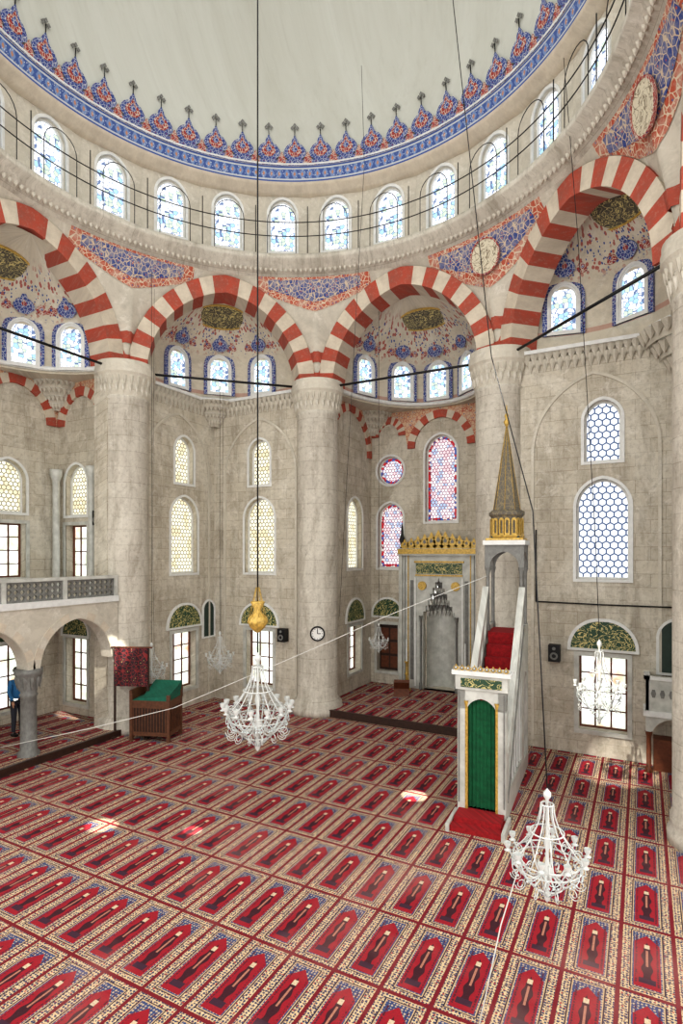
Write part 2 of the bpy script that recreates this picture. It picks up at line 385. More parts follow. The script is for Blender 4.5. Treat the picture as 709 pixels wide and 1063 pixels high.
# left lateral recess
FLo=Fr((-9.3,0,0),(1,0,0)); FLr=Fr((0,2.6,0),(0,-1,0))
h=[]
for cy in (-1.3,1.1): h+=[(cy,.5,2.3,1.0,'rect'),(cy,4.15,5.65,1.0,'rect'),(cy,5.95,7.4,1.0,'arch')]
wall('wall_gallery_outer',FLo,-4,2.6,0,9.8,h)
for cy in (-1.3,1.1):
    window(FLo,cy,.5,2.3,1.0,'rect',GOUT,MARB,rec=.3,fw=.09,bars=WOOD); window(FLo,cy,4.15,5.65,1.0,'rect',GOUT,MARB,rec=.3,fw=.09,bars=WOOD); window(FLo,cy,5.95,7.4,1.0,'arch',GYEL)
    lunette(FLo,cy,2.42,2.95,1.15)
wall('wall_gallery_return',FLr,-9.3,-6.65,0,9.8,[(-8.5,.45,2.35,.95,'rect'),(-8.5,4.1,5.64,.95,'rect'),(-8.5,5.92,7.4,.95,'arch')])
window(FLr,-8.5,.45,2.35,.95,'rect',GOUT,MARB,rec=.3,fw=.09,bars=WOOD); window(FLr,-8.5,4.1,5.64,.95,'rect',GOUT,MARB,rec=.3,fw=.09,bars=WOOD); window(FLr,-8.5,5.92,7.4,.95,'arch',GYEL)
lunette(FLr,-8.5,2.45,2.98,1.1)
arcade('striped_arcade',FLo,-2.6,2.58,[(-1.3,.92,8.55),(1.3,.92,8.55)])
arcade('striped_arcade',FLr,-9.28,-7.2,[(-8.25,.75,8.55)])
for c in ((-9.05,2.35),(-7.55,2.38),(-9.08,0)):
    b=MB('colonnette'); b.rev(c,[(.16,3.62),(.16,3.9),(.1,3.95),(.1,6.9),(.17,7.1),(.17,7.25),(.001,7.25)],MARB,n=12); b.build()
for nm,fr,cx in (('trim_1',FQ,5.0),('trim_2',FQ,-4.75),('trim_3',FL,4.75)):
    b=MB(nm); arch_ring(b,fr,cx,7.3,1.35,.5,.07,0,.03,8,PLAS,PLAS); b.fbox(fr,cx-1.42,cx-1.35,0.2,7.3,0,.03,PLAS); b.fbox(fr,cx+1.35,cx+1.42,.2,7.3,0,.03,PLAS)
    b.build()
# floors
b=MB('floor'); b.box(-6.15,9.5,-11.5,6.9,-.2,0,CARPET,True); b.box(-6.7,-6.15,2.25,6.9,-.2,0,CARPET,True); b.build()
b=MB('apse_platform'); b.box(-2.6,2.6,6.3,10.2,0,.2,CARPET,True); b.box(-2.75,2.75,6.22,6.3,0,.21,DWOOD); b.build()
b=MB('gallery_platform'); b.box(-9.3,-6.2,-5,2.6,0,.15,CARPET,True); b.box(-6.2,-6.12,-5,2.3,0,.16,DWOOD); b.build()
# piers
def pier(name,x,y,br=.8):
    b=MB(name)
    b.rev((x,y),[(.001,0),(br,0),(br,.18),(br-.06,.25),(br-.04,.33),(.66,.42),(.62,.5),(.62,8.95),(.66,9.0),(.62,9.06)],PIER,n=32)
    pr=[(.62,9.06),(.66,9.2),(.64,9.22),(.7,9.4),(.69,9.42),(.76,9.6),(.8,9.66),(.8,9.82),(.78,9.88),(.78,9.98),(.001,9.98)]
    b.rev((x,y),pr,PLAS,n=32,smooth=False)
    for k,(zz,rr,nn) in enumerate(((9.2,.66,24),(9.42,.71,26))):
        for i in range(nn):
            a=2*pi*(i+.5*k)/nn; cx,cy=x+rr*sin(a),y+rr*cos(a)
            b.rev((cx,cy),[(.001,zz-.1),(.04,zz+.02),(.06,zz+.14),(.001,zz+.16)],PLAS,n=6,smooth=False)
    return b.build()
pier('pier',-A,S); pier('pier',-S,A); pier('pier',S,A); pier('pier',A+.45,S,.7); pier('pier',-A,-S)
# main arches + half domes
AT=.5
def main_arch(name,th):
    o=out(th); fr=Fr(o*A,-o)
    b=MB(name); arch_ring(b,fr,0,ZS,2.18,.35,AT,-.7,.07,11,RED,CREAM); b.build()
    b=MB('tie_rod'); b.tube([fr.pt(-2.4,ZS-.05,0),fr.pt(2.4,ZS-.05,0)],.035,BLACK,8)
    b.build()
palm=[(0,0),(.16,.02),(.24,.1),(.34,.18),(.35,.32),(.28,.44),(.22,.5),(.12,.55),(.08,.66),(0,.8)]
def palmette(b,fr,s,z,k,m1=None,m2=None,d=.0,mc=None):
    o=[(s+x*k,z+y*k) for x,y in palm]+[(s-x*k,z+y*k) for x,y in palm[1:-1]][::-1]
    i=[(s+x*k*.6,z+(.14+y*.62)*k) for x,y in palm]+[(s-x*k*.6,z+(.14+y*.62)*k) for x,y in palm[1:-1]][::-1]
    j=[(s+x*k*.25,z+(.28+y*.3)*k) for x,y in palm]+[(s-x*k*.25,z+(.28+y*.3)*k) for x,y in palm[1:-1]][::-1]
    b.plate(fr,o,[],d,d+.02,m1 or BLUE); b.plate(fr,i,[],d+.02,d+.03,m2 or REDA); b.plate(fr,j,[],d+.03,d+.036,mc or WHITE)
def half_dome(name,th,ra,dep,psis,limit,dz=0.0):
    o=out(th); C=o*A; e=Fr(C,-o).e
    z1=10.65+dz; rise=1.8
    def P(ps,ep,f=1.0,lift=0): return C+e*(ra*cos(ep)*sin(ps)*f)+o*(dep*cos(ep)*cos(ps)*f)+Zv*(z1+rise*sin(ep)*f+lift)
    b=MB(name)
    def fn(u,v):
        ps=-pi/2+pi*u
        if v<.2: return P(ps,0,1,-(z1-9.75)*(1-v/.2))
        return P(ps,(v-.2)/.8*pi/2)
    b.grid(fn,40,20,CONCH,lambda u,v,p:(u*pi*ra,p[2]-dz))
    b.grid(lambda u,v:(lambda ps:(lambda a,lim:C+e*(sin(ps)*(a+(lim-a)*v))+o*(cos(ps)*(a+(lim-a)*v))+Zv*9.76)(ra*dep/sqrt((dep*sin(ps))**2+(ra*cos(ps))**2),limit(ps)))(-pi/2+pi*u),40,1,PLAS,smooth=False)
    b.tube([P(-pi/2+pi*i/40,0,1,-(z1-9.86)) - (o*cos(-pi/2+pi*i/40)+e*sin(-pi/2+pi*i/40))*.05 for i in range(41)],.07,WHITE)
    ep=rad(57); p=P(0,ep,.985); n=-(o*cos(ep)/dep+Zv*sin(ep)/rise).normalized()
    fr=Fr(p,n,e=e,up=n.cross(e))
    circ=[(.82*cos(2*pi*i/28),.42*sin(2*pi*i/28)) for i in range(28)]; c2=[(x*1.08,y*1.12) for x,y in circ]
    b.plate(fr,circ,[],.02,.05,CALK); b.plate(fr,c2,[circ],.02,.06,GOLD)
    b.build()
    for q in psis:
        ps=rad(q); nn=Vector(o*(cos(ps)/dep)+e*(sin(ps)/ra)).normalized()
        p=P(ps,0,.955); p.z=0; fr=Fr(p,-nn)
        window(fr,0,10.0+dz,11.2+dz,.66,'arch',GDRUM,rec=.03,fw=.06,proud=.05,surround=BLUE)
        m=MB('painted_crest'); n3=-(nn*cos(rad(28))+Zv*sin(rad(28))).normalized()
        f2=Fr(P(ps,rad(24),.97),n3,e=fr.e,up=n3.cross(fr.e)); palmette(m,f2,0,-.05,.72,BLUE,BLUE,0.0,mc=REDA)
        for s in (-.42,.42): palmette(m,f2,s,.0,.4,REDA,REDA,-.02,mc=BLUE)
        m.build()
lim_d=lambda ps: 2.62/(cos(ps)+abs(sin(ps)))
lim_a=lambda ps: min(3.55/max(cos(ps),1e-3),2.62/max(abs(sin(ps)),1e-3))
lim_l=lambda ps: min(2.66/max(cos(ps),1e-3),2.62/max(abs(sin(ps)),1e-3))
half_dome('half_dome',rad(-45),2.3,2.3,(-37,0,37),lim_d,.08)
half_dome('half_dome',rad(0),2.3,3.4,(-60,-30,0,30,60),lim_a)
half_dome('half_dome',rad(45),2.3,2.3,(-56,-14,26),lim_d,.36)
half_dome('half_dome',rad(-90),2.3,2.4,(-60,-30,0,30,60),lim_l,-.12)
for t in (-90,-45,0,45,90): main_arch('striped_arch',rad(t))
def muq(cx,cy,th,sc_=.6,tiers=4,nm='muqarnas_corbel'):
    b=MB(nm)
    for k in range(tiers):
        r=(1.25-.26*k)*sc_; z=9.75-.24*k*sc_*1.3; n=max(2,8-k)
        pr=[(.001,z-.26*sc_),(.04*sc_,z-.2*sc_),(.13*sc_,z-.04),(.15*sc_,z),(.001,z)]
        for i in range(n):
            a=th-pi/4+pi/2*(i+.5)/n
            b.rev((cx+r*sin(a),cy+r*cos(a)),pr,PLAS,n=6,smooth=False)
        b.rev((cx,cy),[(r-.03,z-.03),(r+.06,z),(r+.06,z+.04)],WHITE,th-pi/4,th+pi/4,12)
        b.rev((cx,cy),[(r-.06,z-.24*sc_*1.3),(r-.06,z)],PLAS,th-pi/4,th+pi/4,12)
    b.build()
muq(-6.6,6.4,rad(135)); muq(7.3,6.4,rad(225),1.0,5); muq(-2.6,10.2,rad(135)); muq(2.6,10.2,rad(225)); muq(-9.3,2.6,rad(135))
def frieze(fr,s0,s1,dn=.0):
    b=MB('muqarnas_frieze'); n=int((s1-s0)/.17)
    for r_,(z,d,k) in enumerate(((9.62,.1,.1),(9.44,.05,.08))):
        for i in range(n):
            s=s0+(s1-s0)*(i+.5+.5*(r_%2))/n
            p=fr.pt(s,0,d*.4); b.rev((p.x,p.y),[(.001,z-.17),(k*.5,z-.06),(k,z+.06),(k,z+.14),(.001,z+.15)],PLAS,n=6,smooth=False)
    b.fbox(fr,s0,s1,9.74,9.83,-.02,.16,WHITE); b.build()
frieze(FQ,-6.5,-3.4); frieze(FL,3.4,6.3); frieze(FQ,3.4,7.2)
# pendentives
def pend(t,f):
    tf=round(t/(pi/4))*(pi/4); dt=t-tf; s=abs(A*math.tan(dt)); W=2.18+AT; ro=W+.35
    ze=ZS+(sqrt(max(0,ro**2-(s+.35)**2)) if s<W else 0)
    z=ze+(ZT-ze)*f; r=A/cos(dt); r=r+(6.5-r)*f**.85
    return r,z
b=MB('pendentives')
def pf(u,v,off=0):
    t=rad(-112.5+225*u); t=min(max(t,rad(-112.49)),rad(112.49)); r,z=pend(t,v); return Vector((sin(t)*(r-off),cos(t)*(r-off),z))
b.grid(lambda u,v:pf(u,v),300,10,PLAS,lambda u,v,p:(u*27,p[2]))
b.build()
for vt in (-67.5,-22.5,22.5,67.5):
    big=vt>0
    b=MB('painted_pendentive')
    def mk(ang,base,slope,topz,off,mat):
        def fn(u,v):
            t=rad(vt-ang+2*ang*u); w=abs(2*u-1); r0,z0=pend(t,0); zl=max(z0+.02,base+w*slope); zz=zl+(topz-zl)*v; f=min(max((zz-z0)/(ZT-z0),0),1)
            r,z=pend(t,f); return Vector((sin(t)*(r-off),cos(t)*(r-off),z))
        b.grid(fn,40,8,mat,lambda u,v,p:(u*ang*.23,p[2]))
    if big: mk(15,11.6,.9,12.93,.02,REDP); mk(12.5,11.95,.62,12.82,.035,BLUEP)
    else: mk(14.5,12.0,.6,12.93,.02,REDP); mk(12,12.25,.4,12.86,.035,BLUEP)
    # painted stripe masonry at the foot of the pendentive
    for k,(za,zb) in enumerate(((10.0,10.3),(10.6,10.9))):
        def fs(u,v):
            t=rad(vt-3.2+6.4*u); r0,z0=pend(t,0); zz=za+(zb-za)*v; f=min(max((zz-z0)/(ZT-z0),0),1)
            r,z=pend(t,f); return Vector((sin(t)*(r-.02),cos(t)*(r-.02),max(z,za)))
        if not big or True: b.grid(fs,12,2,RED,lambda u,v,p:(u,p[2]))
    if big:
        t=rad(vt); r,z=pend(t,.8); r2,z2=pend(t,.72); o=out(t); up=Vector((o.x*(r-r2),o.y*(r-r2),z-z2)).normalized(); e=Fr((0,0,0),-o).e
        n=e.cross(up).normalized(); fr=Fr(o*(r-.05)+Zv*z,n,e=e,up=up)
        cc=[(.4*cos(2*pi*i/28),.4*sin(2*pi*i/28)) for i in range(28)]
        b.plate(fr,cc,[],0,.03,CALC); b.plate(fr,[(x*1.1,y*1.1) for x,y in cc],[cc],0,.05,REDA)
    b.build()
# drum, cornice, dome : 26 bays
DA=360/26; PH=-30.75; K0,K1=-8,9
T0,T1=rad(PH+DA*(K0-.5)),rad(PH+DA*(K1+.5))
b=MB('drum_cornice'); b.rev((0,0),[(6.75,12.9),(6.5,12.93),(6.45,13.03),(6.25,13.1),(6.2,13.22),(6.08,13.27),(6.08,13.42),(6.7,13.43)],PIER,T0,T1,120)
for i in range(190):
    a=T0+(T1-T0)*(i+.5)/190; b.rev((6.32*sin(a),6.32*cos(a)),[(.001,12.98),(.04,13.03),(.07,13.14),(.001,13.15)],PLAS,n=6,smooth=False)
b.build()
b=MB('drum_wall'); hw=6.6*math.tan(rad(DA/2))
for k in range(K0,K1+1):
    o=out(rad(PH+DA*k)); fr=Fr(o*6.6,-o)
    b.plate(fr,[(-hw,13.4),(hw,13.4),(hw,15.45),(-hw,15.45)],[aout(0,13.75,15.28,.8)],-.4,0,PLAS)
b.build()
for k in range(K0,K1+1):
    o=out(rad(PH+DA*k)); window(Fr(o*6.6,-o),0,13.75,15.28,.8,'arch',GDRUM,rec=.14,fw=.07)
b=MB('dome_moulding'); b.rev((0,0),[(6.66,15.36),(6.45,15.38),(6.42,15.46),(6.3,15.5),(6.27,15.6)],CREAM,T0,T1,120)
b.rev((0,0),[(6.27,15.6),(6.27,16.05)],BAND,T0,T1,120); b.rev((0,0),[(6.27,16.05),(6.22,16.07),(6.22,16.11),(6.3,16.13)],WHITE,T0,T1,120); b.build()
b=MB('dome'); R=6.3
b.grid(lambda u,v:Vector((R*cos(v*pi/2)*sin(T0+(T1-T0)*u),R*cos(v*pi/2)*cos(T0+(T1-T0)*u),16.1+R*.95*sin(v*pi/2))),100,30,DOME,lambda u,v,p:(p[0],p[1]+p[2]*.7)); b.build()
b=MB('dome_crest_ornament')
for k in range(K0*2,K1*2+2):
    t=rad(PH+DA/2*k-DA/4); ep=rad(4.5); o=out(t); e=Fr((0,0,0),-o).e
    n=-(o*cos(ep)+Zv*sin(ep)); up=Zv*cos(ep)-o*sin(ep)
    fr=Fr(o*(R*cos(ep)*.993)+Zv*(16.1+R*.95*sin(ep)-.42),n,e=e,up=up)
    palmette(b,fr,0,0,.92,BLUE,REDA,mc=BLUE)
    b.fbox(fr,-.01,.01,.7,.92,0,.02,BLACK)
    for (x,z) in ((0,1.0),(.07,.93),(-.07,.93)): b.plate(fr,[(x,z-.06),(x+.05,z),(x,z+.06),(x-.05,z)],[],0,.02,MARB2)
    for s in (-.38,.38): b.plate(fr,[(s-.13,-.05),(s+.13,-.05),(s+.1,.1),(s,.28),(s-.1,.1)],[],0,.018,REDA)
    b.plate(fr,[(-.39,-.1),(.39,-.1),(.39,.06),(-.39,.06)],[],0,.015,BLUE)
b.build()
b=MB('walkway_railing')
for z in (13.95,14.35): b.tube([(6.15*sin(T0+(T1-T0)*i/150),6.15*cos(T0+(T1-T0)*i/150),z) for i in range(151)],.014,BLACK,5)
for k in range(K0,K1+1):
    t=rad(PH+DA*(k+.5)); x,y=6.15*sin(t),6.15*cos(t); b.tube([(x,y,13.42),(x,y,14.8)],.014,BLACK,5)
    pts=[]
    for i in range(13):
        q=i/12; t=rad(PH+DA*k+(-3.8 if q<.5 else 3.8)) if i in(0,12) else rad(PH+DA*k-3.8*cos(pi*(i-1)/10)); z=13.42 if i in (0,12) else 14.4+.45*sin(pi*(i-1)/10)
        pts.append((6.17*sin(t),6.17*cos(t),z))
    b.tube(pts,.011,BLACK,5)
b.build()
# ---------------------------------------------------------------- gallery
FG=Fr((-6.3,0,0),(1,0,0)); b=MB('gallery_balcony')
b.box(-9.3,-6.45,-5,2.6,3.3,3.62,STONE); b.fbox(FG,-5,2.2,3.55,3.7,-.3,.05,WHITE)
hl=[]
y=-4.9
while y<2.1:
    for dz in (4.07,3.93,3.79):
        hl.append([(y+.058*cos(pi/3*k),dz+.055*sin(pi/3*k)) for k in range(6)])
    y+=.15
b.plate(FG,[(-5,3.7),(2.2,3.7),(2.2,4.16),(-5,4.16)],hl,-.1,-.03,MARB2); b.fbox(FG,-5,2.2,4.16,4.24,-.14,.02,MARB)
for i in range(5): b.fbox(FG,2.1-1.5*i,2.2-1.5*i,3.7,4.2,-.12,.01,MARB)
pl=[(-5,3.6),(-5,2.15)]
for cx in (-3.65,-1.3,1.0):
    q=aout(cx,2.15,3.2,2.0,'arch'); arc=[p for p in q[2:]][::-1]
    pl+=[q[0]]+arc+[q[1]]
cl=[]
for p in pl:
    if not cl or abs(p[0]-cl[-1][0])+abs(p[1]-cl[-1][1])>1e-4: cl.append(p)
cl+=[(2.2,2.15),(2.2,3.6)]
b.plate(FG,cl,[],-.4,0,PLAS)
for cx in (-3.65,-1.3,1.0): arch_ring(b,FG,cx,2.1,1.0,.12,.18,-.02,.015,7,PLAS,CREAM)
b.build()
for y in (-.15,-2.48):
    b=MB('gallery_column'); b.rev((-6.5,y),[(.001,0),(.27,0),(.27,.12),(.23,.16),(.24,.22),(.18,.28),(.17,1.5),(.2,1.55),(.17,1.6),(.28,2.0),(.3,2.05),(.3,2.15),(.001,2.15)],MARB2,n=20)
    for i in range(10): a=2*pi*i/10; b.rev((-6.5+.23*sin(a),y+.23*cos(a)),[(.001,1.66),(.06,1.9),(.06,1.97),(.001,1.98)],MARB2,n=5,smooth=False)
    b.build()
# ---------------------------------------------------------------- mihrab
b=MB('mihrab'); F=FAB
st=[(-.55,.2),(.55,.2),(.55,2.65)]
for k in range(1,7): st+=[(.55-.085*(k-1)-.0,2.65+.2*k-.0),(.55-.085*k,2.65+.2*k)]
st+=[(0.0,4.0)]
st2=st+[(-x,z) for x,z in st[2:-1]][::-1]
b.plate(F,[(-1.3,.2),(1.3,.2),(1.3,4.95),(-1.3,4.95)],[st2],-.02,.22,MARB)
for s in (-1,1):
    b.fbox(F,s*1.34-.06,s*1.34+.06,.2,5.0,0,.32,MARB); b.fbox(F,s*1.08-.015,s*1.08+.015,.3,4.9,.2,.25,GOLD); b.fbox(F,s*.82-.03,s*.82+.03,.3,4.0,.2,.27,WHITE); b.fbox(F,s*1.2-.01,s*1.2+.01,.3,4.9,.2,.245,MARB2)
    b.fbox(F,s*.95-.06,s*.95+.06,.5,3.9,.2,.235,MARB2)
    b.rev((s*.62,9.93),[(.06,.2),(.06,.4),(.035,.45),(.035,2.5),(.06,2.6),(.07,2.7)],MARB2,n=10)
    b.plate(F,[(s*.58+.15*cos(2*pi*i/16),3.72+.15*sin(2*pi*i/16)) for i in range(16)],[],.22,.27,GOLD)
    b.rev((s*1.34,10.04),[(.001,4.95),(.09,4.97),(.05,5.1),(.1,5.3),(.04,5.5),(.03,5.75),(.001,5.85)],BLACK,n=10)
b.fbox(F,-.82,.82,4.05,4.1,.2,.27,GOLD)
b.fbox(F,-.8,.8,4.13,4.48,.2,.25,CALG); b.fbox(F,-.86,.86,4.5,4.56,.2,.27,GOLD)
b.fbox(F,-1.42,1.42,4.75,4.98,0,.36,MARB); b.fbox(F,-1.42,1.42,4.8,4.97,.36,.38,GOLD)
for i in range(11):
    s=-1.2+.24*i; k=.44+.36*max(0,1-abs(s)/1.1); palmette(b,Fr((0,9.95,0),(0,-1,0)),s,4.97,k,GOLD,GOLD,mc=MARB2)
pr=[(.5,.2),(.5,2.65)]
for k in range(1,7): pr+=[(.5-.08*(k-1),2.65+.2*k),(.5-.08*k,2.65+.2*k)]
b.rev((0,10.2),pr,MARB,-pi/2,pi/2,16,smooth=False)
for k in range(6):
    r=.5-.08*k; n=9-k
    for i in range(n): a=-pi/2+pi*(i+.5)/n; b.rev(((r-.03)*sin(a),10.2+(r-.03)*cos(a)-.05),[(.001,2.62+.2*k),(.06,2.78+.2*k),(.07,2.85+.2*k),(.001,2.85+.2*k)],MARB2 if k%2 else MARB,n=6,smooth=False)
b.build()
for s in (-1,1):
    b=MB('candlestick'); b.rev((s*1.0,9.6,.2),[(.001,0),(.16,0),(.14,.06),(.05,.1),(.03,.5),(.06,.55),(.03,.6),(.03,.9),(.08,.95),(.08,.98),(.001,.98)],GOLD,n=14); b.rev((s*1.0,9.6,.2),[(.035,.98),(.03,1.7),(.001,1.73)],ENAM,n=10); b.build()
b=MB('wooden_book_stand'); b.M=Matrix.Translation((-.9,8.9,.2))@Matrix.Rotation(rad(20),4,'Z')
for s in (-1,1):
    b.add([(-.25,-s*.18,0),(.25,-s*.18,0),(.25,s*.2,.45),(-.25,s*.2,.45),(-.25,-s*.18+.03,0),(.25,-s*.18+.03,0),(.25,s*.2+.03,.45),(-.25,s*.2+.03,.45)],[(0,1,2,3),(4,5,6,7),(0,1,5,4),(1,2,6,5),(2,3,7,6),(3,0,4,7)],WOOD)
b.build()
# ---------------------------------------------------------------- minbar
mb=empty('minbar')
MM=Matrix.Translation((3.52,1.3,0))@Matrix.Rotation(rad(3.2),4,'Z')
def part(n): b=MB(n); b.M=MM; return b
W=.42
b=part('carpeted_steps'); b.box(-.44,.46,-.05,.55,0,.1,REDC); b.box(-.4,.4,.12,.55,.1,.2,REDC); b.box(.44,.5,-.1,.6,0,.14,MARB); b.box(-.5,-.44,-.1,.6,0,.14,MARB); b.build(mb)
b=part('portal')
for s in (-1,1):
    b.box(s*.36-.07,s*.36+.07,.5,.72,.0,2.35,MARB); b.box(s*.4-.012,s*.4+.012,.485,.5,.3,2.3,MARB2)
    b.rev((s*.27,.52),[(.03,.2),(.03,2.05),(.05,2.15)],GOLD,n=8)
FP=Fr((0,.5,0),(0,-1,0))
b.plate(FP,[(-.43,2.0),(-.29,2.0)]+[(x,z) for x,z in aout(0,1.6,2.2,.58,'arch')[2:]][::-1]+[(.29,2.0),(.43,2.0),(.43,2.4),(-.43,2.4)],[],-.2,0,MARB)
b.box(-.46,.46,.47,.75,2.35,2.62,MARB); b.box(-.36,.36,.455,.475,2.4,2.56,CALG); b.box(-.52,.52,.42,.8,2.62,2.7,WHITE)
for i in range(9): palmette(b,Fr((0,.45,0),(0,-1,0)),-.44+.11*i,2.7,.14,GOLD,MARB2)
b.build(mb)
b=part('curtain')
b.grid(lambda u,v:Vector((-.29+.58*u,.62+.02*sin(u*50),.2+1.95*v)),40,2,GREENC); b.build(mb)
b=part('stairs')
n=12; y0,y1=.75,3.0
for i in range(n):
    a=y0+(y1-y0)*i/n; z=.2+(3.1-.2)*(i+1)/n; b.box(-.3,.3,a,y1,z-.25,z,REDC)
b.box(-.34,.34,3.0,3.75,2.95,3.1,REDC); b.build(mb)
for s,nm in ((-1,'side_left'),(1,'side_right')):
    b=part(nm); fr=Fr((s*W,0,0),(s,0,0)); sg=1 if fr.e.y>0 else -1
    q=lambda pts:[(sg*a,z) for a,z in pts]
    tri=[(1.0,.45),(2.7,.45),(2.7,2.4)]
    b.plate(fr,q([(.6,0),(3.8,0),(3.8,3.2),(3.0,3.2),(.72,.35),(.6,.35)]),[q(aout(3.35,.3,2.2,.6)) ,q(tri)],-.08,0,MARB)
    b.plate(fr,q(tri),[],-.07,-.05,MARB2)
    for k in range(5): b.fbox(fr,*sorted((sg*(1.25+.33*k),sg*(1.28+.33*k))),.46,.5+.36*(k+.9),-.06,-.02,WHITE)
    b.plate(fr,q([(.72,.35),(3.0,3.2),(3.0,4.0),(.72,1.25)]),[q([(.9+.34*k,.7+.42*k),(1.14+.34*k,1.0+.42*k),(1.14+.34*k,1.35+.42*k),(.9+.34*k,1.07+.42*k)]) for k in range(6)],-.07,.0,MARB)
    b.plate(fr,q([(.72,1.22),(3.0,3.97),(3.0,4.08),(.72,1.33)]),[],-.1,.03,MARB)
    b.plate(fr,q([(.72,.33),(3.0,3.18),(3.0,3.26),(.72,.41)]),[],-.08,.02,MARB2)
    b.build(mb)
b=part('canopy')
for x in (-.36,.36):
    for y in (3.1,3.75): b.rev((x,y),[(.06,3.1),(.06,3.2),(.04,3.25),(.04,4.35),(.07,4.5)],MARB2,n=10)
for y,n_ in ((3.06,-1),(3.79,1)):
    fr=Fr((0,y,0),(0,n_,0)); q=aout(0,4.2,4.85,.62)[2:]
    b.plate(fr,[(-.42,4.45),(-.32,4.45)]+sorted([p for p in q if p[1]>4.45],key=lambda p:p[0])+[(.32,4.45),(.42,4.45),(.42,5.0),(-.42,5.0)],[],-.06,0,MARB2)
for x,n_ in ((-.4,-1),(.4,1)):
    fr=Fr((x,3.425,0),(n_,0,0)); q=aout(0,4.2,4.85,.56)[2:]
    b.plate(fr,[(-.37,4.45),(-.29,4.45)]+sorted([p for p in q if p[1]>4.45],key=lambda p:p[0])+[(.29,4.45),(.37,4.45),(.37,5.0),(-.37,5.0)],[],-.06,0,MARB2)
b.box(-.45,.45,2.99,3.86,5.0,5.1,WHITE); b.box(-.3,.3,3.15,3.75,4.95,5.2,DGREEN)
b.box(-.4,.4,3.03,3.82,5.1,5.15,GOLD)
c=(0,3.425)
b.rev(c,[(.38,5.1),(.38,5.14),(.34,5.17),(.34,5.62),(.39,5.67),(.39,5.74),(.33,5.78)],SPIRE,n=8,smooth=False)
for z in (5.16,5.66): b.rev(c,[(.375,z),(.39,z+.03),(.375,z+.06)],GOLD,n=8,smooth=False)
for i in range(8):
    a=2*pi*(i+.5)/8; o=out(a); fr=Fr(Vector((c[0],c[1],0))+o*.318,o)
    for s in (-.075,.075): b.plate(fr,aout(s,5.22,5.6,.11),[aout(s,5.26,5.55,.06)],0,.03,GOLD)
b.rev(c,[(.3,5.78),(.22,6.3),(.001,7.75)],SPIRE,n=8,smooth=False)
for i in range(8):
    a=2*pi*i/8; b.tube([(c[0]+.3*sin(a),c[1]+.3*cos(a),5.78),(c[0]+.22*sin(a),c[1]+.22*cos(a),6.3),(c[0],c[1],7.75)],.007,GOLD,4)
b.rev(c,[(.001,7.65),(.04,7.7),(.07,7.78),(.025,7.85),(.05,7.92),(.015,7.98),(.01,8.15),(.001,8.17)],GOLD,n=10)
b.build(mb)
# ---------------------------------------------------------------- kursu, banner, balcony pulpit
def rotm(x,y,a): return Matrix.Translation((x,y,0))@Matrix.Rotation(rad(a),4,'Z')
b=MB('wooden_preacher_lectern'); b.M=rotm(-5.2,2.5,20)@Matrix.Diagonal((.86,.95,1,1))
KW=simple('lectern_wood',lin(104,66,44),.5,0,.4,10)
for x in (-.58,.58):
    for y in (-.38,.38): b.box(x-.045,x+.045,y-.045,y+.045,0,1.2,KW)
for y in (-.38,.38):
    b.box(-.58,.58,y-.03,y+.03,.15,.25,KW); b.box(-.58,.58,y-.035,y+.035,.86,1.0,KW); b.box(-.55,.55,y-.012,y+.012,.2,.95,DWOOD)
    for i in range(12): b.box(-.53+.092*i,-.5+.092*i,y-.028,y+.028,.22,.9,KW)
for x in (-.58,.58):
    b.box(x-.03,x+.03,-.38,.38,.15,.25,KW); b.box(x-.035,x+.035,-.38,.38,.86,1.0,KW); b.box(x-.012,x+.012,-.36,.36,.2,.95,DWOOD)
    for i in range(8): b.box(x-.028,x+.028,-.33+.09*i,-.3+.09*i,.22,.9,KW)
b.box(-.62,.62,-.42,.42,1.0,1.05,KW)
b.add([(-.6,-.4,1.05),(.6,-.4,1.05),(.6,.4,1.05),(-.6,.4,1.05),(-.25,-.3,1.12),(.62,-.38,1.2),(.62,.42,1.42),(-.25,.42,1.42)],[(0,1,5,4),(1,2,6,5),(2,3,7,6),(3,0,4,7),(4,5,6,7)],GREEN2)
b.box(-.64,-.56,-.4,.4,1.0,1.3,KW); b.box(-.62,.64,.38,.43,1.0,1.3,KW)
b.build()
b=MB('banner_stand'); b.M=rotm(-5.78,2.2,24)
for x in (-.45,.45): b.box(x-.025,x+.025,-.02,.02,0,2.35,DWOOD); b.box(x-.05,x+.05,-.2,.2,0,.05,DWOOD)
b.tube([(-.55,0,2.35),(.55,0,2.35)],.025,WOOD)
b.grid(lambda u,v:Vector((-.45+.9*u,-.04+.015*sin(u*22),2.34-1.0*v)),24,4,BANNER); b.build()
b=MB('marble_pulpit_balcony')
hp=[[(6.25+.17*i+.05*cos(pi/3*k)-6.5,1.75+.1*sin(pi/3*k)) for k in range(6)] for i in range(5)]
fr=Fr((6.5,5.8,0),(0,-1,0)); b.plate(fr,[(-.4,1.35),(.78,1.35),(.78,2.05),(-.4,2.05)],[],-.06,0,MARB)
for hh in hp: b.plate(fr,hh,[],0,.02,MARB2)
b.box(6.1,6.16,5.8,6.4,1.35,2.05,MARB); b.box(6.05,7.28,5.75,6.4,1.25,1.37,WHITE); b.box(6.06,7.28,5.76,5.88,2.05,2.12,WHITE); b.box(6.06,6.18,5.76,6.4,2.05,2.12,WHITE)
pl=[(-.4,.9),(-.3,.9)]+sorted([p for p in aout(.08,.7,1.2,.74)[2:] if p[1]>.9],key=lambda p:p[0])+[(.46,.9),(.55,.9),(.55,1.26),(-.4,1.26)]
b.plate(fr,pl,[],-.12,-.02,MARB)
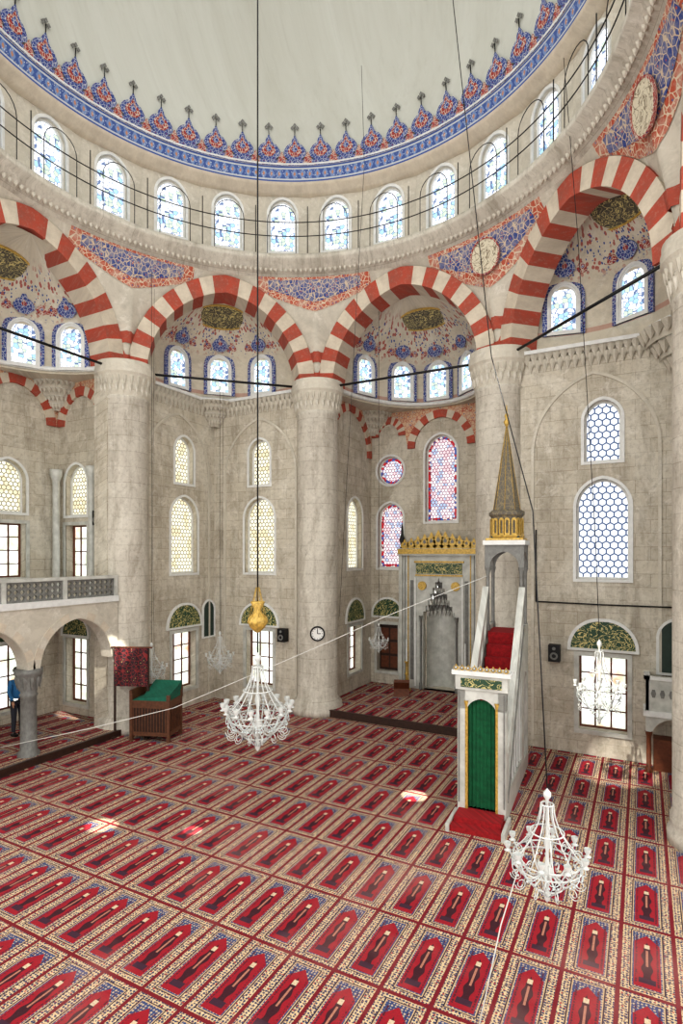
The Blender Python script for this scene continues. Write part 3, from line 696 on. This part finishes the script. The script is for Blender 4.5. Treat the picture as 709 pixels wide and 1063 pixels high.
for x in (6.16,6.98): b.rev((x,5.87),[(.08,0),(.08,.08),(.05,.12),(.05,.78),(.08,.9)],WOOD,n=10)
b.box(6.25,6.9,6.0,6.38,0,.7,WOOD); b.build()
for nm,fr,cx,z0,z1,w in (('wall_niche',FQ,6.72,2.12,3.3,.7),('wall_niche',FL,6.1,2.1,3.25,.5)):
    b=MB(nm); b.plate(fr,aout(cx,z0,z1,w),[],0,.02,DGREEN); b.plate(fr,aout(cx,z0-.05,z1+.06,w+.12),[aout(cx,z0,z1,w)],0,.05,WHITE); b.build()
b=MB('wall_clock'); dv=Vector((.506,-.862,0)); fr=Fr(Vector((-S,A,0))+dv*.6,dv); cc=lambda r,z=2.45:[(r*cos(2*pi*i/28),z+r*sin(2*pi*i/28)) for i in range(28)]
b.plate(fr,cc(.18),[],0,.06,CLOCKF); b.plate(fr,cc(.22),[cc(.18)],0,.09,BLACK); b.fbox(fr,-.012,.012,2.45,2.58,.06,.07,BLACK); b.fbox(fr,0,.1,2.44,2.46,.06,.07,BLACK)
for i in range(12): a=2*pi*i/12; b.fbox(fr,.15*cos(a)-.01,.15*cos(a)+.01,2.45+.15*sin(a)-.01,2.45+.15*sin(a)+.01,.06,.07,BLACK)
b.build()
def speaker(x,y,z,fr_n):
    b=MB('loudspeaker'); fr=Fr((x,y,z),fr_n); b.fbox(fr,-.13,.13,-.2,.2,-.12,.12,BLACK)
    b.plate(fr,[(.09*cos(2*pi*i/16),-.06+.09*sin(2*pi*i/16)) for i in range(16)],[[(.05*cos(2*pi*i/16),-.06+.05*sin(2*pi*i/16)) for i in range(16)]],.12,.14,MARB2)
    b.plate(fr,[(.04*cos(2*pi*i/12),.12+.04*sin(2*pi*i/12)) for i in range(12)],[],.12,.14,MARB2); b.fbox(fr,-.03,.03,-.03,.03,-.2,-.12,BLACK); b.build()
speaker(-7.3,2.42,5.8,(0,-1,0)); speaker(-3.75,6.24,2.3,(0,-1,0)); speaker(4.15,6.24,2.4,(0,-1,0))
# ---------------------------------------------------------------- chandeliers
def chandelier(loc,D,H,chain,narm=12,wire=.012):
    b=MB('chandelier'); x,y,z=loc; R=D/2   # z = bottom
    def C(r,a,h): return (x+r*sin(a),y+r*cos(a),z+h)
    t=max(.006,D*.0095)
    b.rev((x,y,z),[(.001,0),(.03*D,.02*H),(.05*D,.07*H),(.015*D,.12*H),(.04*D,.2*H),(.09*D,.27*H),(.03*D,.34*H),(.02*D,.45*H),(.045*D,.52*H),(.02*D,.6*H),(.02*D,.9*H),(.05*D,.93*H),(.05*D,.96*H),(.001,H)],ENAM,n=12)
    for r,h in ((R*.86,.40*H),(R*.86,.34*H),(R*.42,.62*H),(R*.16,.86*H),(R*.4,.16*H)): b.tube([C(r,2*pi*i/32,h) for i in range(33)],t*1.1,ENAM,5)
    for k in range(narm):
        a=2*pi*k/narm
        b.tube([C(R*(.05+.95*q),a,H*(.3-.13*sin(pi*q*1.1)+.12*q*q)) for q in [i/10 for i in range(11)]],t*1.2,ENAM,5)
        h=H*(.3-.13*sin(pi*1.1)+.08)
        b.rev(C(R,a,0)[:2]+(z+h,),[(.001,0),(.05*D,.01*H),(.02*D,.02*H),(.02*D,.03*H),(.04*D,.05*H),(.045*D,.08*H)],ENAM,n=8)
        for sd in (-1,1):
            b.tube([C(R*.78+R*.16*(1-q*.6)*cos(q*9),a+pi/narm+sd*.12,H*.3+sd*H*.1+R*.16*(1-q*.6)*sin(q*9)*sd) for q in [i/14 for i in range(15)]],t*.8,ENAM,4)
        b.tube([C(R*.16+R*.7*q**1.9,a+pi/narm,H*(.86-.46*q)) for q in [i/8 for i in range(9)]],t*.9,ENAM,4)
        b.tube([C(R*(.86-.46*q**1.3),a,H*(.34-.18*q)) for q in [i/6 for i in range(7)]],t*.75,CRYS,4)
        b.tube([C(R*(.4-.38*q),a,H*(.16-.12*q)) for q in [0,.5,1]],t*.7,CRYS,4)
        b.tube([C(R*.88+R*.05*sin(q*pi),a+2*pi/narm*q,H*(.4-.09*sin(pi*q))) for q in [i/8 for i in range(9)]],t*.7,CRYS,4)
        for q in (.3,.5,.7): b.sph(C(R*.86,a+2*pi/narm*q,H*.28),t*1.8,CRYS,5)
    pts=[(x,y,z+H)]+chain
    b.tube(pts,wire,BLACK,5); b.build()
def cw(px,py,Y):
    u=(px-354.5)/589; X=u*Y; rx,ry=X+1.43,Y-10.2
    return (rx*.883-ry*.469,rx*.469+ry*.883,4.8-(py-575)*Y/589)
chandelier((-.07,-.04,1.25),1.22,1.78,[(-.07,-.04,22.0)],14,.014)
c=cw(568,937,5.95); chandelier(c,.8,1.2,[cw(553,530,7.0),cw(510,370,8.3),cw(470,0,10.2),cw(461,-60,10.6)],10,.008)
c=cw(622,752,11.3); chandelier(c,.9,1.7,[cw(618,560,11.3),cw(600,250,11.4),cw(585,60,11.5)],8,.007)
c=cw(228,700,17.0); chandelier(c,.8,1.3,[(c[0],c[1],9.8+.1)],8,.006)
c=cw(157,712,15.6); chandelier(c,.8,1.2,[(c[0],c[1],13)],8,.006)
c=cw(393,678,17.0); chandelier(c,.6,.9,[(c[0],c[1],12.5)],8,.006)
b=MB('brass_mosque_lamp'); b.rev((-.07,-.04,3.38),[(.001,0),(.05,.02),(.13,.1),(.19,.2),(.17,.28),(.08,.36),(.06,.42),(.13,.55),(.12,.57),(.001,.57)],GOLD,n=14)
for i in range(8): a=2*pi*i/8; b.tube([(-.07+.17*sin(a),-.04+.17*cos(a),3.6),(-.07+.03*sin(a),-.04+.03*cos(a),4.2)],.006,GOLD,4)
b.build()
b=MB('hanging_wires')
for (p,Y) in (([(375,68),(378,170),(352,640)],12),([(160,300),(158,560),(160,680)],14.5),([(232,380),(229,660)],16.5)):
    b.tube([cw(x,y,Y) for x,y in p],.005,WIRE,4)
b.build()
b=MB('white_rope')
b.tube([cw(0,776,12.3),cw(90,757,12.4),cw(180,735,12.6),cw(270,697,12.8),cw(340,667,13),cw(400,640,13),cw(505,598,12.6)],.009,ROPE,5)
b.tube([cw(493,1085,5.6),cw(520,960,5.9),cw(545,880,6.0),cw(566,842,5.95)],.007,ROPE,5); b.build()
b=MB('wall_cable'); b.tube([(3.7,6.36,3.62),(5.2,6.36,3.6),(7.0,6.36,3.6)],.018,BLACK,5); b.tube([(3.7,6.36,3.62),(3.7,6.36,5.4)],.018,BLACK,5); b.build()
# ---------------------------------------------------------------- person in blue near the gallery window
SKIN=simple('skin',lin(196,150,122),.6,0,.1); SHIRT=simple('blue_shirt',lin(50,120,175),.8,0,.2); PANTS=simple('dark_trousers',lin(50,52,62),.8,0,.2); HAIR=simple('dark_hair',lin(40,30,26),.7,0,.2)
px,py,pz=-8.15,.62,.15
man=empty('standing_person')
def skin(name,vs,es,rs,mat,root=0,sub=2):
    me=bpy.data.meshes.new(name); me.from_pydata([(px+v[0],py+v[1],pz+v[2]) for v in vs],es,[]); me.materials.append(mat)
    o=bpy.data.objects.new(name,me); sc.collection.objects.link(o); o.parent=man
    m=o.modifiers.new('Skin','SKIN')
    for i,r in enumerate(rs): me.skin_vertices[0].data[i].radius=(r if isinstance(r,tuple) else (r,r))
    me.skin_vertices[0].data[root].use_root=True
    m.use_smooth_shade=True
    s=o.modifiers.new('Sub','SUBSURF'); s.levels=sub; s.render_levels=sub
skin('shirt',[(0,0,.92),(0,0,1.1),(0,0,1.3),(0,0,1.42),(0,-.17,1.39),(0,.17,1.39),(.02,-.22,1.14),(.02,.22,1.14),(.12,-.2,.93),(.12,.2,.93)],[(0,1),(1,2),(2,3),(2,4),(2,5),(4,6),(5,7),(6,8),(7,9)],[(.12,.15),(.11,.14),(.12,.17),.07,.07,.07,.05,.05,.038,.038],SHIRT)
skin('trousers',[(0,0,.95),(0,-.09,.85),(0,.09,.85),(.02,-.1,.48),(.02,.1,.48),(0,-.1,.08),(0,.1,.08)],[(0,1),(0,2),(1,3),(2,4),(3,5),(4,6)],[.12,.1,.1,.068,.068,.05,.05],PANTS)
skin('neck_and_head',[(0,0,1.4),(.01,0,1.5),(.02,0,1.6),(.02,0,1.69)],[(0,1),(1,2),(2,3)],[.05,.05,(.095,.08),(.075,.065)],SKIN)
b=MB('head_details'); b.M=Matrix.Translation((px,py,pz)); b.rev((0,0,1.63),[(.1,0),(.104,.05),(.07,.11),(.001,.135)],HAIR,n=14)
b.sph((.115,0,1.58),.016,SKIN,6)
for s in (-1,1): b.sph((.1,s*.033,1.61),.011,BLACK,6); b.sph((.02,s*.09,1.59),.022,SKIN,6)
b.box(.1,.112,-.022,.022,1.535,1.542,RED)
for s in (-1,1):
    b.sph((.14,s*.2,.87),.035,SKIN,8,1.3)
    for k in range(4): b.tube([(.12+.016*k,s*.2,.85),(.125+.016*k,s*.2,.8-.01*(k%3)),(.12+.016*k,s*.19,.77-.01*(k%3))],.008,SKIN,5)
    b.tube([(.165,s*.2,.88),(.185,s*.19,.85),(.185,s*.185,.82)],.009,SKIN,5)
    b.sph((.06,s*.1,.045),.05,BLACK,10,.9); b.box(-.05,.14,s*.1-.045,s*.1+.045,0,.06,BLACK)
b.build(man)
# ---------------------------------------------------------------- camera & light
cam=bpy.data.cameras.new('camera'); co=bpy.data.objects.new('camera',cam); sc.collection.objects.link(co)
cam.sensor_fit='HORIZONTAL'; cam.sensor_width=36; cam.lens=589/709*36; cam.shift_y=43.5/709; cam.clip_start=.05
co.location=(6.05,-8.34,4.8); co.rotation_euler=(pi/2,0,rad(28)); sc.camera=co
w=bpy.data.worlds.new('world'); sc.world=w; w.use_nodes=True
bg=w.node_tree.nodes['Background']; bg.inputs[0].default_value=(1.0,.98,.94,1); bg.inputs[1].default_value=1.95
def spot(tgt,src,ang,e):
    l=bpy.data.lights.new('sunbeam','SPOT'); l.energy=e; l.spot_size=rad(ang); l.spot_blend=.5; l.shadow_soft_size=.03; l.color=(1,.95,.85)
    o=bpy.data.objects.new('sunbeam',l); sc.collection.objects.link(o); o.location=src; o.rotation_euler=(Vector(tgt)-Vector(src)).to_track_quat('-Z','Y').to_euler()
for (x,y,a) in ((105,857,2.2),(200,862,1.4),(430,826,2.4),(75,745,3.2)):
    Y=2827/(y-575); t=cw(x,y,Y); spot(t,(5.5,-1.0,12.5),a,26000)
t=cw(640,797,12.6); spot(t,(3.0,-4.5,12.4),7,12000)
sc.view_settings.view_transform='Standard'
try: sc.view_settings.look='Medium High Contrast'
except Exception as ex: print('look',ex)
